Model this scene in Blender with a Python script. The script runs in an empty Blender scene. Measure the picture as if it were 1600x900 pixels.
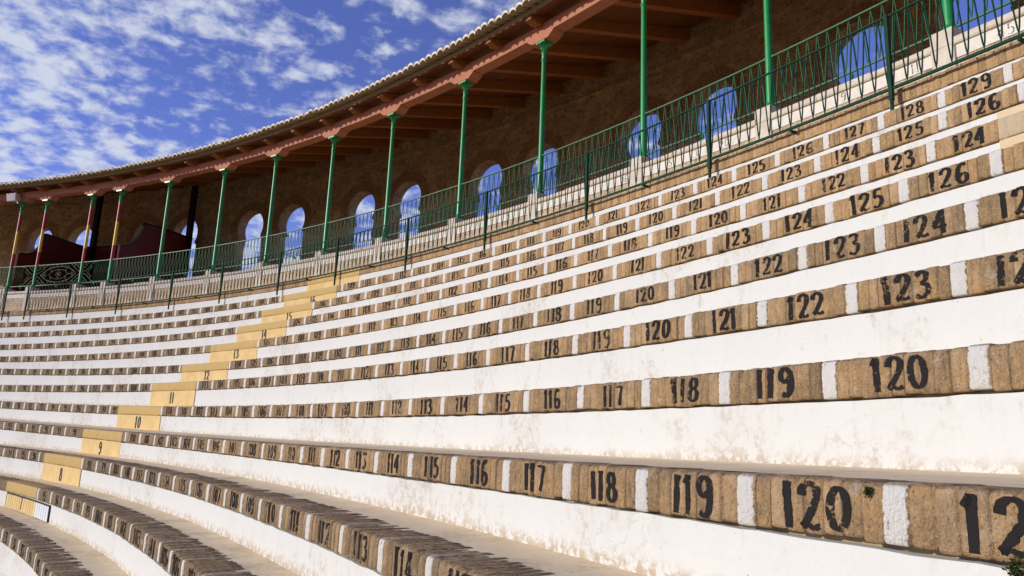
import bpy, bmesh, math, random
import numpy as np
from mathutils import Vector, Matrix
random.seed(7); rng = np.random.default_rng(7)
C = bpy.context.scene.collection
sc = bpy.context.scene
Z0 = 4.4                       # height of the arena floor below the surveyed datum

# ------------------------------------------------------------------ camera
cam_d = bpy.data.cameras.new('camera'); cam = bpy.data.objects.new('camera', cam_d); C.objects.link(cam)
YAW, PIT, ROL = 1.15466, 0.20383, 0.037732
F = Vector((math.cos(YAW)*math.cos(PIT), math.sin(YAW)*math.cos(PIT), math.sin(PIT)))
Rt = Vector((math.sin(YAW), -math.cos(YAW), 0)); U = Rt.cross(F)
r2 = Rt*math.cos(ROL)+U*math.sin(ROL); u2 = -Rt*math.sin(ROL)+U*math.cos(ROL)
M = Matrix((r2, u2, -F)).transposed().to_4x4(); M.translation = Vector((31.6124, 0, -0.3846+Z0))
cam.matrix_world = M
cam_d.sensor_width = 36; cam_d.lens = 36*1159.53/1600
cam_d.clip_start = 0.05; cam_d.clip_end = 3000
sc.camera = cam

# ------------------------------------------------------------------ light and sky
SUN_EL, SUN_AZ = math.radians(16), math.radians(167)
sd = bpy.data.lights.new('sun', 'SUN'); sun = bpy.data.objects.new('sun', sd); C.objects.link(sun)
sd.energy = 2.55; sd.angle = math.radians(0.5); sd.color = (1, 0.945, 0.79)
tosun = Vector((math.cos(SUN_AZ)*math.cos(SUN_EL), math.sin(SUN_AZ)*math.cos(SUN_EL), math.sin(SUN_EL)))
sun.rotation_euler = tosun.to_track_quat('Z', 'Y').to_euler(); sun.location = (0, 0, 60)
w = bpy.data.worlds.new('World'); sc.world = w; w.use_nodes = True
wt = w.node_tree; wn = wt.nodes; wl = wt.links
for n in list(wn): wn.remove(n)
def N(t, k, **kw):
    n = t.nodes.new(k)
    for a, b in kw.items(): setattr(n, a, b)
    return n
wo = N(wt, 'ShaderNodeOutputWorld'); bg = N(wt, 'ShaderNodeBackground'); bg.inputs[1].default_value = 0.15
sky = N(wt, 'ShaderNodeTexSky', sky_type='NISHITA', sun_disc=False)
sky.sun_elevation = SUN_EL; sky.sun_rotation = math.pi/2-SUN_AZ
sky.air_density = 1.0; sky.dust_density = 0.1; sky.ozone_density = 3.0; sky.altitude = 300
tc = N(wt, 'ShaderNodeTexCoord'); sx = N(wt, 'ShaderNodeSeparateXYZ'); wl.new(tc.outputs['Generated'], sx.inputs[0])
zz = N(wt, 'ShaderNodeMath', operation='MAXIMUM'); wl.new(sx.outputs[2], zz.inputs[0]); zz.inputs[1].default_value = 0.0
za = N(wt, 'ShaderNodeMath', operation='ADD'); wl.new(zz.outputs[0], za.inputs[0]); za.inputs[1].default_value = 0.22
dv = []
for i in (0, 1):
    d = N(wt, 'ShaderNodeMath', operation='DIVIDE'); wl.new(sx.outputs[i], d.inputs[0]); wl.new(za.outputs[0], d.inputs[1]); dv.append(d)
cx = N(wt, 'ShaderNodeCombineXYZ'); wl.new(dv[0].outputs[0], cx.inputs[0]); wl.new(dv[1].outputs[0], cx.inputs[1])
def wnoise(scale, det, rough, off, dist=0.0):
    m = N(wt, 'ShaderNodeMapping'); m.inputs['Location'].default_value = off; wl.new(cx.outputs[0], m.inputs[0])
    n = N(wt, 'ShaderNodeTexNoise'); n.inputs['Scale'].default_value = scale; n.inputs['Detail'].default_value = det
    n.inputs['Roughness'].default_value = rough; n.inputs['Distortion'].default_value = dist; wl.new(m.outputs[0], n.inputs[0]); return n
n1 = wnoise(18.0, 7, .55, (3.1, 1.7, 0), .15); n2 = wnoise(2.6, 3, .5, (0.4, 5.2, 0))
ma = N(wt, 'ShaderNodeMath', operation='MULTIPLY_ADD'); wl.new(n2.outputs[0], ma.inputs[0]); ma.inputs[1].default_value = 0.66; wl.new(n1.outputs[0], ma.inputs[2])
dt = N(wt, 'ShaderNodeVectorMath', operation='DOT_PRODUCT'); wl.new(tc.outputs['Generated'], dt.inputs[0]); dt.inputs[1].default_value = (-.5, .866, 0)
bank = N(wt, 'ShaderNodeMath', operation='MULTIPLY_ADD'); wl.new(dt.outputs['Value'], bank.inputs[0]); bank.inputs[1].default_value = .22; bank.inputs[2].default_value = -.03
mb_ = N(wt, 'ShaderNodeMath', operation='ADD'); wl.new(ma.outputs[0], mb_.inputs[0]); wl.new(bank.outputs[0], mb_.inputs[1]); ma = mb_
cr = N(wt, 'ShaderNodeMapRange', interpolation_type='SMOOTHSTEP'); wl.new(ma.outputs[0], cr.inputs[0])
cr.inputs[1].default_value = 0.875; cr.inputs[2].default_value = 1.18; cr.inputs[3].default_value = 0.02; cr.inputs[4].default_value = 0.88
tint = N(wt, 'ShaderNodeMix', data_type='RGBA', blend_type='MULTIPLY'); tint.inputs[0].default_value = 1
wl.new(sky.outputs[0], tint.inputs[6]); tint.inputs[7].default_value = (0.62, 0.545, 0.98, 1)
mx = N(wt, 'ShaderNodeMix', data_type='RGBA'); wl.new(cr.outputs[0], mx.inputs[0]); wl.new(tint.outputs[2], mx.inputs[6]); mx.inputs[7].default_value = (3.6, 3.85, 4.4, 1)
wl.new(mx.outputs[2], bg.inputs[0]); wl.new(bg.outputs[0], wo.inputs[0])
sc.view_settings.view_transform = 'Standard'; sc.view_settings.look = 'None'; sc.view_settings.gamma = 1
sc.view_settings.exposure = 0.34

# ------------------------------------------------------------------ materials
def mat(name, base=(.5, .5, .5), rough=.85, metal=0.0, spec=.3):
    m = bpy.data.materials.new(name); m.use_nodes = True
    b = m.node_tree.nodes['Principled BSDF']; b.inputs['Base Color'].default_value = (*base, 1)
    b.inputs['Roughness'].default_value = rough; b.inputs['Metallic'].default_value = metal
    b.inputs['Specular IOR Level'].default_value = spec
    return m, m.node_tree, b
def noise(t, scale, det=6, rough=.6, vec=None, dist=0.0):
    n = N(t, 'ShaderNodeTexNoise'); n.inputs['Scale'].default_value = scale; n.inputs['Detail'].default_value = det
    n.inputs['Roughness'].default_value = rough; n.inputs['Distortion'].default_value = dist
    if vec is not None: t.links.new(vec, n.inputs['Vector'])
    return n.outputs['Fac']
def coord(t, which='Object', scale=None):
    o = N(t, 'ShaderNodeTexCoord').outputs[which]
    if scale is None: return o
    m = N(t, 'ShaderNodeMapping'); m.inputs['Scale'].default_value = scale; t.links.new(o, m.inputs[0]); return m.outputs[0]
def rng_(t, v, a, b, lo=0.0, hi=1.0, smooth=True):
    r = N(t, 'ShaderNodeMapRange', interpolation_type='SMOOTHSTEP' if smooth else 'LINEAR'); t.links.new(v, r.inputs[0])
    for i, x in zip((1, 2, 3, 4), (a, b, lo, hi)): r.inputs[i].default_value = x
    return r.outputs[0]
def math_(t, op, a, b=None, clamp=False):
    m = N(t, 'ShaderNodeMath', operation=op, use_clamp=clamp)
    for i, x in enumerate((a, b)):
        if x is None: continue
        if isinstance(x, (int, float)): m.inputs[i].default_value = x
        else: t.links.new(x, m.inputs[i])
    return m.outputs[0]
def mix(t, fac, a, b, mode='MIX'):
    m = N(t, 'ShaderNodeMix', data_type='RGBA', blend_type=mode)
    for s, x in ((0, fac), (6, a), (7, b)):
        if isinstance(x, (int, float)): m.inputs[s].default_value = x
        elif isinstance(x, tuple): m.inputs[s].default_value = (*x, 1)
        else: t.links.new(x, m.inputs[s])
    return m.outputs[2]
def ramp(t, v, stops):
    r = N(t, 'ShaderNodeValToRGB'); t.links.new(v, r.inputs[0]); e = r.color_ramp.elements
    while len(e) < len(stops): e.new(.5)
    for x, (p, c) in zip(e, stops): x.position = p; x.color = (*c, 1)
    return r.outputs[0]
def bump(t, b, h, strength=.5, dist=.01):
    n = N(t, 'ShaderNodeBump'); n.inputs['Strength'].default_value = strength; n.inputs['Distance'].default_value = dist
    t.links.new(h, n.inputs['Height']); t.links.new(n.outputs[0], b.inputs['Normal'])
def setc(t, b, c): t.links.new(c, b.inputs['Base Color'])

# brick on edge: attribute bc = (random, paint kind, dirt)
def make_brick():
    m, t, b = mat('brick_edge', rough=.95, spec=.15)
    a = N(t, 'ShaderNodeAttribute'); a.attribute_name = 'bc'; s = N(t, 'ShaderNodeSeparateColor'); t.links.new(a.outputs['Color'], s.inputs[0])
    o = coord(t)
    nb = noise(t, 9, 8, .7, o); nf = noise(t, 130, 4, .7, o); nm = noise(t, 34, 6, .65, o)
    vs = coord(t, 'Object', (60, 60, 11)); nv = noise(t, 1.0, 6, .7, vs)
    v = math_(t, 'ADD', math_(t, 'ADD', math_(t, 'MULTIPLY', s.outputs[0], .30), math_(t, 'MULTIPLY', rng_(t, nv, .3, .7, 0, 1, False), .30)), math_(t, 'MULTIPLY', rng_(t, nb, .3, .7, 0, 1, False), .06))
    v = math_(t, 'ADD', v, math_(t, 'MULTIPLY', rng_(t, math_(t, 'ADD', math_(t, 'MULTIPLY', nm, .6), math_(t, 'MULTIPLY', nf, .4)), .32, .68, 0, 1, False), .38))
    clean = ramp(t, v, [(.16, (.22, .140, .070)), (.38, (.41, .275, .140)), (.55, (.58, .35, .155)), (.74, (.66, .46, .265)), (.94, (.56, .28, .12))])
    dirty = ramp(t, v, [(.12, (.12, .085, .050)), (.45, (.27, .190, .108)), (.85, (.42, .285, .165))])
    dm = math_(t, 'ADD', s.outputs[2], math_(t, 'MULTIPLY', math_(t, 'SUBTRACT', nb, .5), 3.0), True)
    c = mix(t, dm, clean, dirty)
    c = mix(t, rng_(t, nf, .585, .70, 0, .7), c, (.68, .58, .45))       # pale lichen and lime specks
    c = mix(t, rng_(t, nf, .43, .30, 0, .8), c, (.07, .05, .035))       # pits
    c = mix(t, math_(t, 'MULTIPLY', rng_(t, noise(t, 14, 7, .75, o), .57, .70), .55), c, (.66, .60, .50))
    g = N(t, 'ShaderNodeNewGeometry'); sn = N(t, 'ShaderNodeSeparateXYZ'); t.links.new(g.outputs['Normal'], sn.inputs[0])
    top = rng_(t, sn.outputs[2], .55, .85)
    grime = mix(t, rng_(t, nm, .35, .65), (.20, .130, .075), (.54, .38, .20))
    c = mix(t, math_(t, 'MULTIPLY', top, .75), c, grime)               # trodden tops, grey with use
    jn = math_(t, 'MULTIPLY', a.outputs['Alpha'], rng_(t, nm, .30, .55, .25, .95))
    c = mix(t, math_(t, 'MULTIPLY', jn, .72), c, (.085, .062, .040))
    # paint
    worn = rng_(t, math_(t, 'ADD', nm, math_(t, 'MULTIPLY', nf, .35)), .44, .56)
    wear_top = math_(t, 'MULTIPLY', top, .78)
    worn = math_(t, 'MULTIPLY', worn, math_(t, 'SUBTRACT', 1, wear_top))
    aw = N(t, 'ShaderNodeAttribute'); aw.attribute_name = 'wd'
    wdn = math_(t, 'ADD', math_(t, 'ABSOLUTE', aw.outputs['Fac']), math_(t, 'MULTIPLY', math_(t, 'SUBTRACT', noise(t, 55, 5, .65, o), .5), .030))
    isw = rng_(t, wdn, .0315, .0275); isy = math_(t, 'MULTIPLY', rng_(t, s.outputs[1], .36, .4), math_(t, 'SUBTRACT', 1, rng_(t, s.outputs[1], .62, .66)))
    isb = rng_(t, s.outputs[1], .62, .66)
    c = mix(t, math_(t, 'MULTIPLY', isw, worn), c, mix(t, nb, (.86, .83, .76), (.80, .76, .68)))
    c = mix(t, math_(t, 'MULTIPLY', isy, math_(t, 'ADD', math_(t, 'MULTIPLY', worn, .7), .3)), c, mix(t, nm, (.74, .52, .21), (.64, .43, .16)))
    c = mix(t, isb, c, mix(t, nm, (.64, .50, .31), (.72, .57, .36)))
    setc(t, b, c); bump(t, b, math_(t, 'ADD', math_(t, 'ADD', nf, math_(t, 'MULTIPLY', nm, 1.2)), math_(t, 'MULTIPLY', nv, .9)), .9, .011)
    return m
M_BRICK = make_brick()
def make_plaster():
    m, t, b = mat('whitewash', rough=.9, spec=.1)
    uv = coord(t, 'UV'); o = coord(t)
    s = N(t, 'ShaderNodeSeparateXYZ'); t.links.new(uv, s.inputs[0])
    st = coord(t, 'UV', (7, 1.1, 1)); streak = noise(t, 3.0, 5, .6, st)
    big = noise(t, .9, 6, .65, o); med = noise(t, 7, 8, .7, o); fine = noise(t, 60, 5, .7, o)
    white = mix(t, med, (.69, .68, .625), (.76, .755, .70))
    flake = noise(t, 24, 9, .74, o); patch = math_(t, 'ADD', math_(t, 'MULTIPLY', big, .62), math_(t, 'ADD', math_(t, 'MULTIPLY', med, .24), math_(t, 'MULTIPLY', streak, .16)))
    pm = rng_(t, patch, .508, .625)
    k = math_(t, 'MULTIPLY', pm, rng_(t, flake, .47, .56))
    c = mix(t, math_(t, 'MULTIPLY', pm, .16), white, (.55, .47, .36))
    c = mix(t, math_(t, 'MULTIPLY', k, .55), c, mix(t, fine, (.34, .26, .17), (.62, .53, .41)))
    spk = math_(t, 'MULTIPLY', rng_(t, flake, .62, .68), rng_(t, med, .40, .55))
    c = mix(t, math_(t, 'MULTIPLY', spk, .55), c, (.36, .28, .19))
    vor = N(t, 'ShaderNodeTexVoronoi', feature='DISTANCE_TO_EDGE'); vor.inputs['Scale'].default_value = .8
    vd = N(t, 'ShaderNodeVectorMath', operation='ADD'); t.links.new(o, vd.inputs[0]); nv_ = N(t, 'ShaderNodeTexNoise'); nv_.inputs['Scale'].default_value = 5; nv_.inputs['Detail'].default_value = 6; t.links.new(o, nv_.inputs['Vector']); t.links.new(nv_.outputs['Color'], vd.inputs[1]); t.links.new(vd.outputs[0], vor.inputs['Vector'])
    crack = math_(t, 'MULTIPLY', rng_(t, vor.outputs['Distance'], .006, .0015), rng_(t, big, .50, .56))
    c = mix(t, math_(t, 'MULTIPLY', crack, .28), c, (.30, .24, .17))
    # splash line of dirt and bare plaster near the foot, drips under the bricks
    edge = math_(t, 'ADD', s.outputs[1], math_(t, 'MULTIPLY', math_(t, 'SUBTRACT', med, .5), .10))
    foot = math_(t, 'MULTIPLY', rng_(t, edge, .075, .005), rng_(t, flake, .44, .54))
    c = mix(t, math_(t, 'MULTIPLY', foot, .85), c, mix(t, fine, (.38, .27, .15), (.60, .48, .33)))
    drip = math_(t, 'MULTIPLY', rng_(t, streak, .58, .70), rng_(t, edge, .10, .27))
    c = mix(t, math_(t, 'MULTIPLY', drip, .3), c, (.50, .42, .31))
    setc(t, b, c); bump(t, b, math_(t, 'ADD', math_(t, 'MULTIPLY', med, 1.6), math_(t, 'MULTIPLY', fine, .5)), .30, .012)
    return m
M_PLASTER = make_plaster()
def painted(name, c1, c2, rough=.7, sc_=18, bm=.25, spec=.3, chips=None):
    m, t, b = mat(name, rough=rough, spec=spec); o = coord(t)
    n1 = noise(t, sc_, 7, .65, o); n2 = noise(t, sc_*6, 4, .7, o)
    c = mix(t, rng_(t, n1, .3, .7), c1, c2)
    if name == 'tread_concrete': c = mix(t, rng_(t, math_(t, 'ADD', math_(t, 'MULTIPLY', noise(t, 1.7, 7, .7, o), .7), math_(t, 'MULTIPLY', n2, .3)), .50, .62, 0, .45), c, (.44, .34, .22))
    if chips: c = mix(t, rng_(t, n2, .66, .72, 0, .85), c, chips)
    setc(t, b, c); bump(t, b, math_(t, 'ADD', n1, math_(t, 'MULTIPLY', n2, .5)), bm, .006); return m
M_CONC = painted('tread_concrete', (.80, .62, .375), (.87, .705, .455), .95, 5, .5, .1, (.24, .19, .14))
M_YELLOW = painted('yellow_paint', (.80, .59, .27), (.69, .48, .20), .8, 4, .35, .1, (.55, .43, .26))
M_BEIGE = painted('beige_plaster', (.72, .57, .36), (.66, .51, .31), .85, 6, .25, .1)
M_GREEN = painted('green_gloss_paint', (.010, .25, .045), (.016, .30, .065), .36, 8, .06, .55)
M_DGREEN = painted('dark_green_paint', (.006, .040, .022), (.012, .058, .034), .7, 14, .1, .15, (.16, .09, .05))
M_MGREEN = painted('mid_green_paint', (.010, .105, .030), (.016, .14, .042), .5, 10, .06, .35)
M_RED = painted('red_paint', (.42, .010, .025), (.48, .02, .03), .38, 8, .05, .5)
M_YEL2 = painted('signal_yellow_paint', (.88, .57, .010), (.82, .52, .015), .38, 8, .05, .5)
M_STONE = painted('pale_stone', (.74, .65, .52), (.62, .53, .41), .9, 9, .6, .1, (.30, .23, .16))
M_BLACKPOST = painted('black_paint', (.012, .010, .012), (.02, .016, .016), .6, 9)
M_LAMP = painted('lamp_enamel', (.70, .66, .58), (.62, .57, .49), .5, 9)
def make_digit():
    m, t, b = mat('black_stencil_paint', rough=.8, spec=.15); o = coord(t)
    n1 = noise(t, 48, 6, .72, o); n2 = noise(t, 170, 3, .6, o); n3 = noise(t, 5.5, 3, .5, o)
    setc(t, b, mix(t, n1, (.010, .009, .010), (.030, .025, .022)))
    al = rng_(t, math_(t, 'ADD', math_(t, 'ADD', math_(t, 'MULTIPLY', n1, .75), math_(t, 'MULTIPLY', n2, .25)), math_(t, 'MULTIPLY', math_(t, 'SUBTRACT', n3, .5), .48)), .375, .445)
    t.links.new(al, b.inputs['Alpha']); return m
M_DIGIT = make_digit()
def make_wood(name, c1, c2, axis=(1, 1, 1), rough=.7, scale=3.0):
    m, t, b = mat(name, rough=rough, spec=.2); uv = coord(t, 'UV', axis); o = coord(t)
    g = noise(t, scale, 7, .65, uv); n = noise(t, 1.2, 3, .6, o); f = noise(t, scale*9, 4, .6, uv)
    c = mix(t, rng_(t, math_(t, 'ADD', math_(t, 'MULTIPLY', g, .7), math_(t, 'MULTIPLY', n, .3)), .35, .66), c1, c2)
    c = mix(t, rng_(t, f, .58, .72, 0, .45), c, tuple(x*.35 for x in c1))
    setc(t, b, c); bump(t, b, math_(t, 'ADD', g, f), .25, .004); return m, t, b
M_BEAM = make_wood('salmon_painted_timber', (.47, .18, .10), (.60, .26, .155), (1.2, 14, 1), .75, 4)[0]
M_RAFTER = make_wood('dark_stained_timber', (.28, .105, .030), (.40, .165, .052), (2, 14, 1), .55, 3)[0]
def make_soffit():
    m, t, b = make_wood('stained_boards', (.15, .055, .016), (.23, .090, .028), (2, 16, 1), .5, 3)
    return m
M_SOFFIT = make_soffit()
M_SCREEN = make_wood('oxblood_boards', (.16, .028, .018), (.22, .045, .026), (2, 14, 1), .55, 3)[0]
M_TILE = painted('clay_tile', (.86, .77, .58), (.92, .85, .68), .85, 7, .3, .1, (.40, .30, .18))
M_TILE_SHADE = painted('clay_tile_shaded_underside', (.44, .34, .20), (.54, .43, .27), .9, 9, .4, .1)  # same clay, darkened: shade under the overhanging tiles is put into the colour
M_MORTAR = painted('eave_mortar', (.40, .30, .18), (.50, .39, .25), .95, 20, .5, .1)
def make_wall(name, ca, cb, cm, radial=False, sx_=1.0, bw=.30, rh=.062, rough_h=1.0):
    m, t, b = mat(name, rough=.95, spec=.1); uv = coord(t, 'UV'); o = coord(t)
    nd = noise(t, 2.2, 4, .6, o); nd2 = noise(t, 9, 5, .65, o); nf = noise(t, 42, 6, .7, o)
    wv = N(t, 'ShaderNodeVectorMath', operation='ADD'); cc = N(t, 'ShaderNodeCombineXYZ')
    t.links.new(math_(t, 'MULTIPLY', math_(t, 'SUBTRACT', nd2, .5), .05*rough_h), cc.inputs[0])
    t.links.new(math_(t, 'ADD', math_(t, 'MULTIPLY', math_(t, 'SUBTRACT', nd, .5), .09*rough_h), math_(t, 'MULTIPLY', math_(t, 'SUBTRACT', nd2, .5), .05*rough_h)), cc.inputs[1])
    t.links.new(uv, wv.inputs[0]); t.links.new(cc.outputs[0], wv.inputs[1])
    br = N(t, 'ShaderNodeTexBrick'); t.links.new(wv.outputs[0], br.inputs[0])
    br.inputs['Scale'].default_value = 1; br.inputs['Brick Width'].default_value = bw; br.inputs['Row Height'].default_value = rh
    br.inputs['Mortar Size'].default_value = .012; br.inputs['Mortar Smooth'].default_value = .4; br.inputs['Bias'].default_value = -.1
    br.inputs['Color1'].default_value = (*ca, 1); br.inputs['Color2'].default_value = (*cb, 1); br.inputs['Mortar'].default_value = (*cm, 1)
    c = mix(t, rng_(t, nf, .40, .62, 0, .7), br.outputs[0], tuple(x*.45 for x in ca))
    c = mix(t, rng_(t, nd, .45, .7, 0, .5), c, tuple(x*1.25 for x in cb))
    c = mix(t, rng_(t, nd2, .52, .66, 0, .7), c, tuple(x*.4 for x in ca))
    setc(t, b, c)
    h = math_(t, 'ADD', math_(t, 'MULTIPLY', br.outputs[1], -.9), math_(t, 'ADD', math_(t, 'MULTIPLY', nf, .8), math_(t, 'MULTIPLY', nd2, .9)))
    bump(t, b, h, .9, .03); return m
M_WALL = make_wall('rough_brick_wall', (.56, .345, .15), (.80, .57, .30), (.70, .52, .32), rh=.072)
M_ARCH = make_wall('arch_brick', (.62, .38, .19), (.54, .325, .16), (.32, .22, .13), bw=.30, rh=.062, rough_h=.25)
M_LOWB = make_wall('pink_brick', (.80, .54, .33), (.84, .65, .43), (.80, .67, .48), bw=.26, rh=.055, rough_h=.2)
def make_ground():
    m, t, b = mat('arena_sand', rough=1, spec=.05); o = coord(t)
    setc(t, b, mix(t, noise(t, .4, 8, .6, o), (.36, .25, .13), (.46, .33, .19))); bump(t, b, noise(t, 25, 6, .7, o), .4, .02); return m
M_SAND = make_ground()
def make_moss():
    m, t, b = mat('moss', rough=1, spec=.05); o = coord(t)
    setc(t, b, mix(t, noise(t, 60, 4, .7, o), (.035, .045, .012), (.09, .10, .03))); return m
M_MOSS = make_moss()

# ------------------------------------------------------------------ mesh helpers
def link(name, me, m, parent=None):
    o = bpy.data.objects.new(name, me); C.objects.link(o)
    if m is not None:
        for x in (m if isinstance(m, (list, tuple)) else [m]): me.materials.append(x)
    if parent is not None:
        o.parent = parent; o.matrix_parent_inverse = parent.matrix_world.inverted() if False else Matrix.Translation(-Vector(parent.location))
    return o
def mesh(name, V, Fc, m, parent=None, uv=None, smooth=True, attr=None, mi=None, vf=None):
    me = bpy.data.meshes.new(name); V = np.asarray(V, dtype=np.float64)
    me.from_pydata(V.tolist(), [], Fc if isinstance(Fc, list) else np.asarray(Fc).tolist())
    if uv is not None:
        l = me.uv_layers.new(name='UVMap'); idx = np.zeros(len(me.loops), dtype=np.int32); me.loops.foreach_get('vertex_index', idx)
        l.data.foreach_set('uv', np.asarray(uv, dtype=np.float32)[idx].ravel())
    if attr is not None:
        a = me.attributes.new('bc', 'FLOAT_COLOR', 'FACE'); a.data.foreach_set('color', np.asarray(attr, dtype=np.float32).ravel())
    if vf is not None: me.attributes.new('wd', 'FLOAT', 'POINT').data.foreach_set('value', np.asarray(vf, dtype=np.float32).ravel())
    if smooth: me.polygons.foreach_set('use_smooth', np.ones(len(me.polygons), dtype=bool))
    if mi is not None: me.polygons.foreach_set('material_index', np.asarray(mi, dtype=np.int32))
    me.update(); return link(name, me, m, parent)
def P(R, th, z):
    R, th, z = np.broadcast_arrays(np.asarray(R, float), np.asarray(th, float), np.asarray(z, float))
    return np.stack([R*np.cos(th), R*np.sin(th), z+Z0], -1)
def gridf(n, m_):
    i = np.arange(n-1)[:, None]*m_+np.arange(m_-1)[None, :]
    return np.stack([i, i+1, i+m_+1, i+m_], -1).reshape(-1, 4)
def sheet(name, G, m, parent=None, uv=None, smooth=True, attr=None):
    n, k = G.shape[:2]
    return mesh(name, G.reshape(-1, 3), gridf(n, k), m, parent, None if uv is None else uv.reshape(-1, 2), smooth, attr)
class MB:
    'collects pieces that become ONE mesh object'
    def __init__(s): s.V = []; s.F = []; s.M = []; s.UV = []; s.n = 0
    def add(s, V, Fc, mi=0, uv=None):
        V = np.asarray(V, float).reshape(-1, 3); s.V.append(V); s.F += [[int(a)+s.n for a in f] for f in Fc]; s.M += [mi]*len(Fc)
        s.UV.append(np.zeros((len(V), 2)) if uv is None else np.asarray(uv, float).reshape(-1, 2)); s.n += len(V)
    def tube(s, pts, r, sides=7, mi=0, closed=False):
        p = np.asarray(pts, float); n = len(p); r = np.broadcast_to(np.asarray(r, float), (n,))
        d = np.gradient(p, axis=0) if not closed else np.roll(p, -1, 0)-np.roll(p, 1, 0)
        d /= np.maximum(np.linalg.norm(d, axis=1, keepdims=True), 1e-9)
        ref = np.array([0, 0, 1.0]) if abs(d[0][2]) < .9 else np.array([1.0, 0, 0])
        ring = []; u = np.cross(d[0], ref); u /= np.linalg.norm(u)
        for i in range(n):
            u = u-d[i]*(u@d[i]); u /= max(np.linalg.norm(u), 1e-9); v = np.cross(d[i], u)
            a = np.arange(sides)*2*np.pi/sides
            ring.append(p[i]+r[i]*(np.cos(a)[:, None]*u+np.sin(a)[:, None]*v))
        V = np.concatenate(ring); Fc = []
        for i in range(n if closed else n-1):
            j = (i+1) % n
            for k in range(sides):
                k2 = (k+1) % sides; Fc.append([i*sides+k, i*sides+k2, j*sides+k2, j*sides+k])
        if not closed: Fc += [list(range(sides))[::-1], [(n-1)*sides+k for k in range(sides)]]
        s.add(V, Fc, mi)
    def box8(s, c, mi=0, uv=None):
        'c: 8 corners, bottom loop then top loop'
        s.add(c, [[3, 2, 1, 0], [4, 5, 6, 7], [0, 1, 5, 4], [1, 2, 6, 5], [2, 3, 7, 6], [3, 0, 4, 7]], mi, uv)
    def pbox(s, R0, R1, t0, t1, z0, z1, mi=0, n=1):
        'curved box: radius, angle, height'
        th = np.linspace(t0, t1, n+1); s.ring(th, [(R0, z0), (R1, z0), (R1, z1), (R0, z1)], mi)
    def ring(s, th, prof, mi=0, close=True, uvs=None):
        'sweep a closed (R, z) profile along the angles'
        pr = np.asarray(prof, float); k = len(pr); V = np.concatenate([P(pr[:, 0], t, pr[:, 1]) for t in th]); Fc = []
        L = np.concatenate([[0], np.cumsum(np.linalg.norm(np.diff(pr, axis=0), axis=1))])
        uv = np.concatenate([np.stack([np.full(k, t*pr[0, 0]), L], -1) for t in th])
        for i in range(len(th)-1):
            for j in range(k if close else k-1):
                j2 = (j+1) % k; Fc.append([i*k+j, i*k+j2, (i+1)*k+j2, (i+1)*k+j])
        if close: Fc += [list(range(k))[::-1], [(len(th)-1)*k+j for j in range(k)]]
        s.add(V, Fc, mi, uv)
    def build(s, name, m, parent=None, smooth=False, sharp=None):
        o = mesh(name, np.concatenate(s.V), s.F, m, parent, np.concatenate(s.UV), smooth, None, s.M)
        if sharp is not None and smooth: o.data.set_sharp_from_angle(angle=math.radians(sharp))
        return o
def lathe(mb, x, y, prof, sides=20, mi=0):
    pr = np.asarray(prof, float); a = np.arange(sides)*2*np.pi/sides; k = len(pr)
    V = np.stack([x+pr[:, 0][:, None]*np.cos(a), y+pr[:, 0][:, None]*np.sin(a), np.repeat(pr[:, 1][:, None]+Z0, sides, 1)], -1).reshape(-1, 3)
    Fc = [[i*sides+j, i*sides+(j+1) % sides, (i+1)*sides+(j+1) % sides, (i+1)*sides+j] for i in range(k-1) for j in range(sides)]
    Fc += [list(range(sides))[::-1], [(k-1)*sides+j for j in range(sides)]]
    mb.add(V, Fc, mi)
def thing(name, label, cat, loc, group=None):
    o = bpy.data.objects.new(name, None); C.objects.link(o); o.location = loc; o.empty_display_size = .3
    o['label'] = label; o['category'] = cat
    if group: o['group'] = group
    return o
def tag(o, label, cat, group=None):
    o['label'] = label; o['category'] = cat
    if group: o['group'] = group
    return o
def at(R, th, z): return tuple(P(R, th, z).tolist())
painted_white = painted('white_slat_paint', (.78, .78, .78), (.70, .72, .74), .7, 8, .2, .2)
M_BAND = painted('worn_whitewash', (.84, .79, .69), (.72, .65, .53), .9, 7, .5, .1, (.38, .30, .2))
M_GLASS = painted('lamp_glass', (.45, .43, .38), (.5, .48, .42), .12, 5, .02, .6)
def make_faded():
    m, t, b = mat('faded_black_paint', rough=.85, spec=.1); o = coord(t)
    b.inputs['Base Color'].default_value = (.05, .045, .04, 1)
    t.links.new(math_(t, 'MULTIPLY', rng_(t, noise(t, 38, 6, .75, o), .38, .55), .8), b.inputs['Alpha']); return m
M_FADED = make_faded()
TIERS17 = dict(stair=[.3941, .4427])
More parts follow.
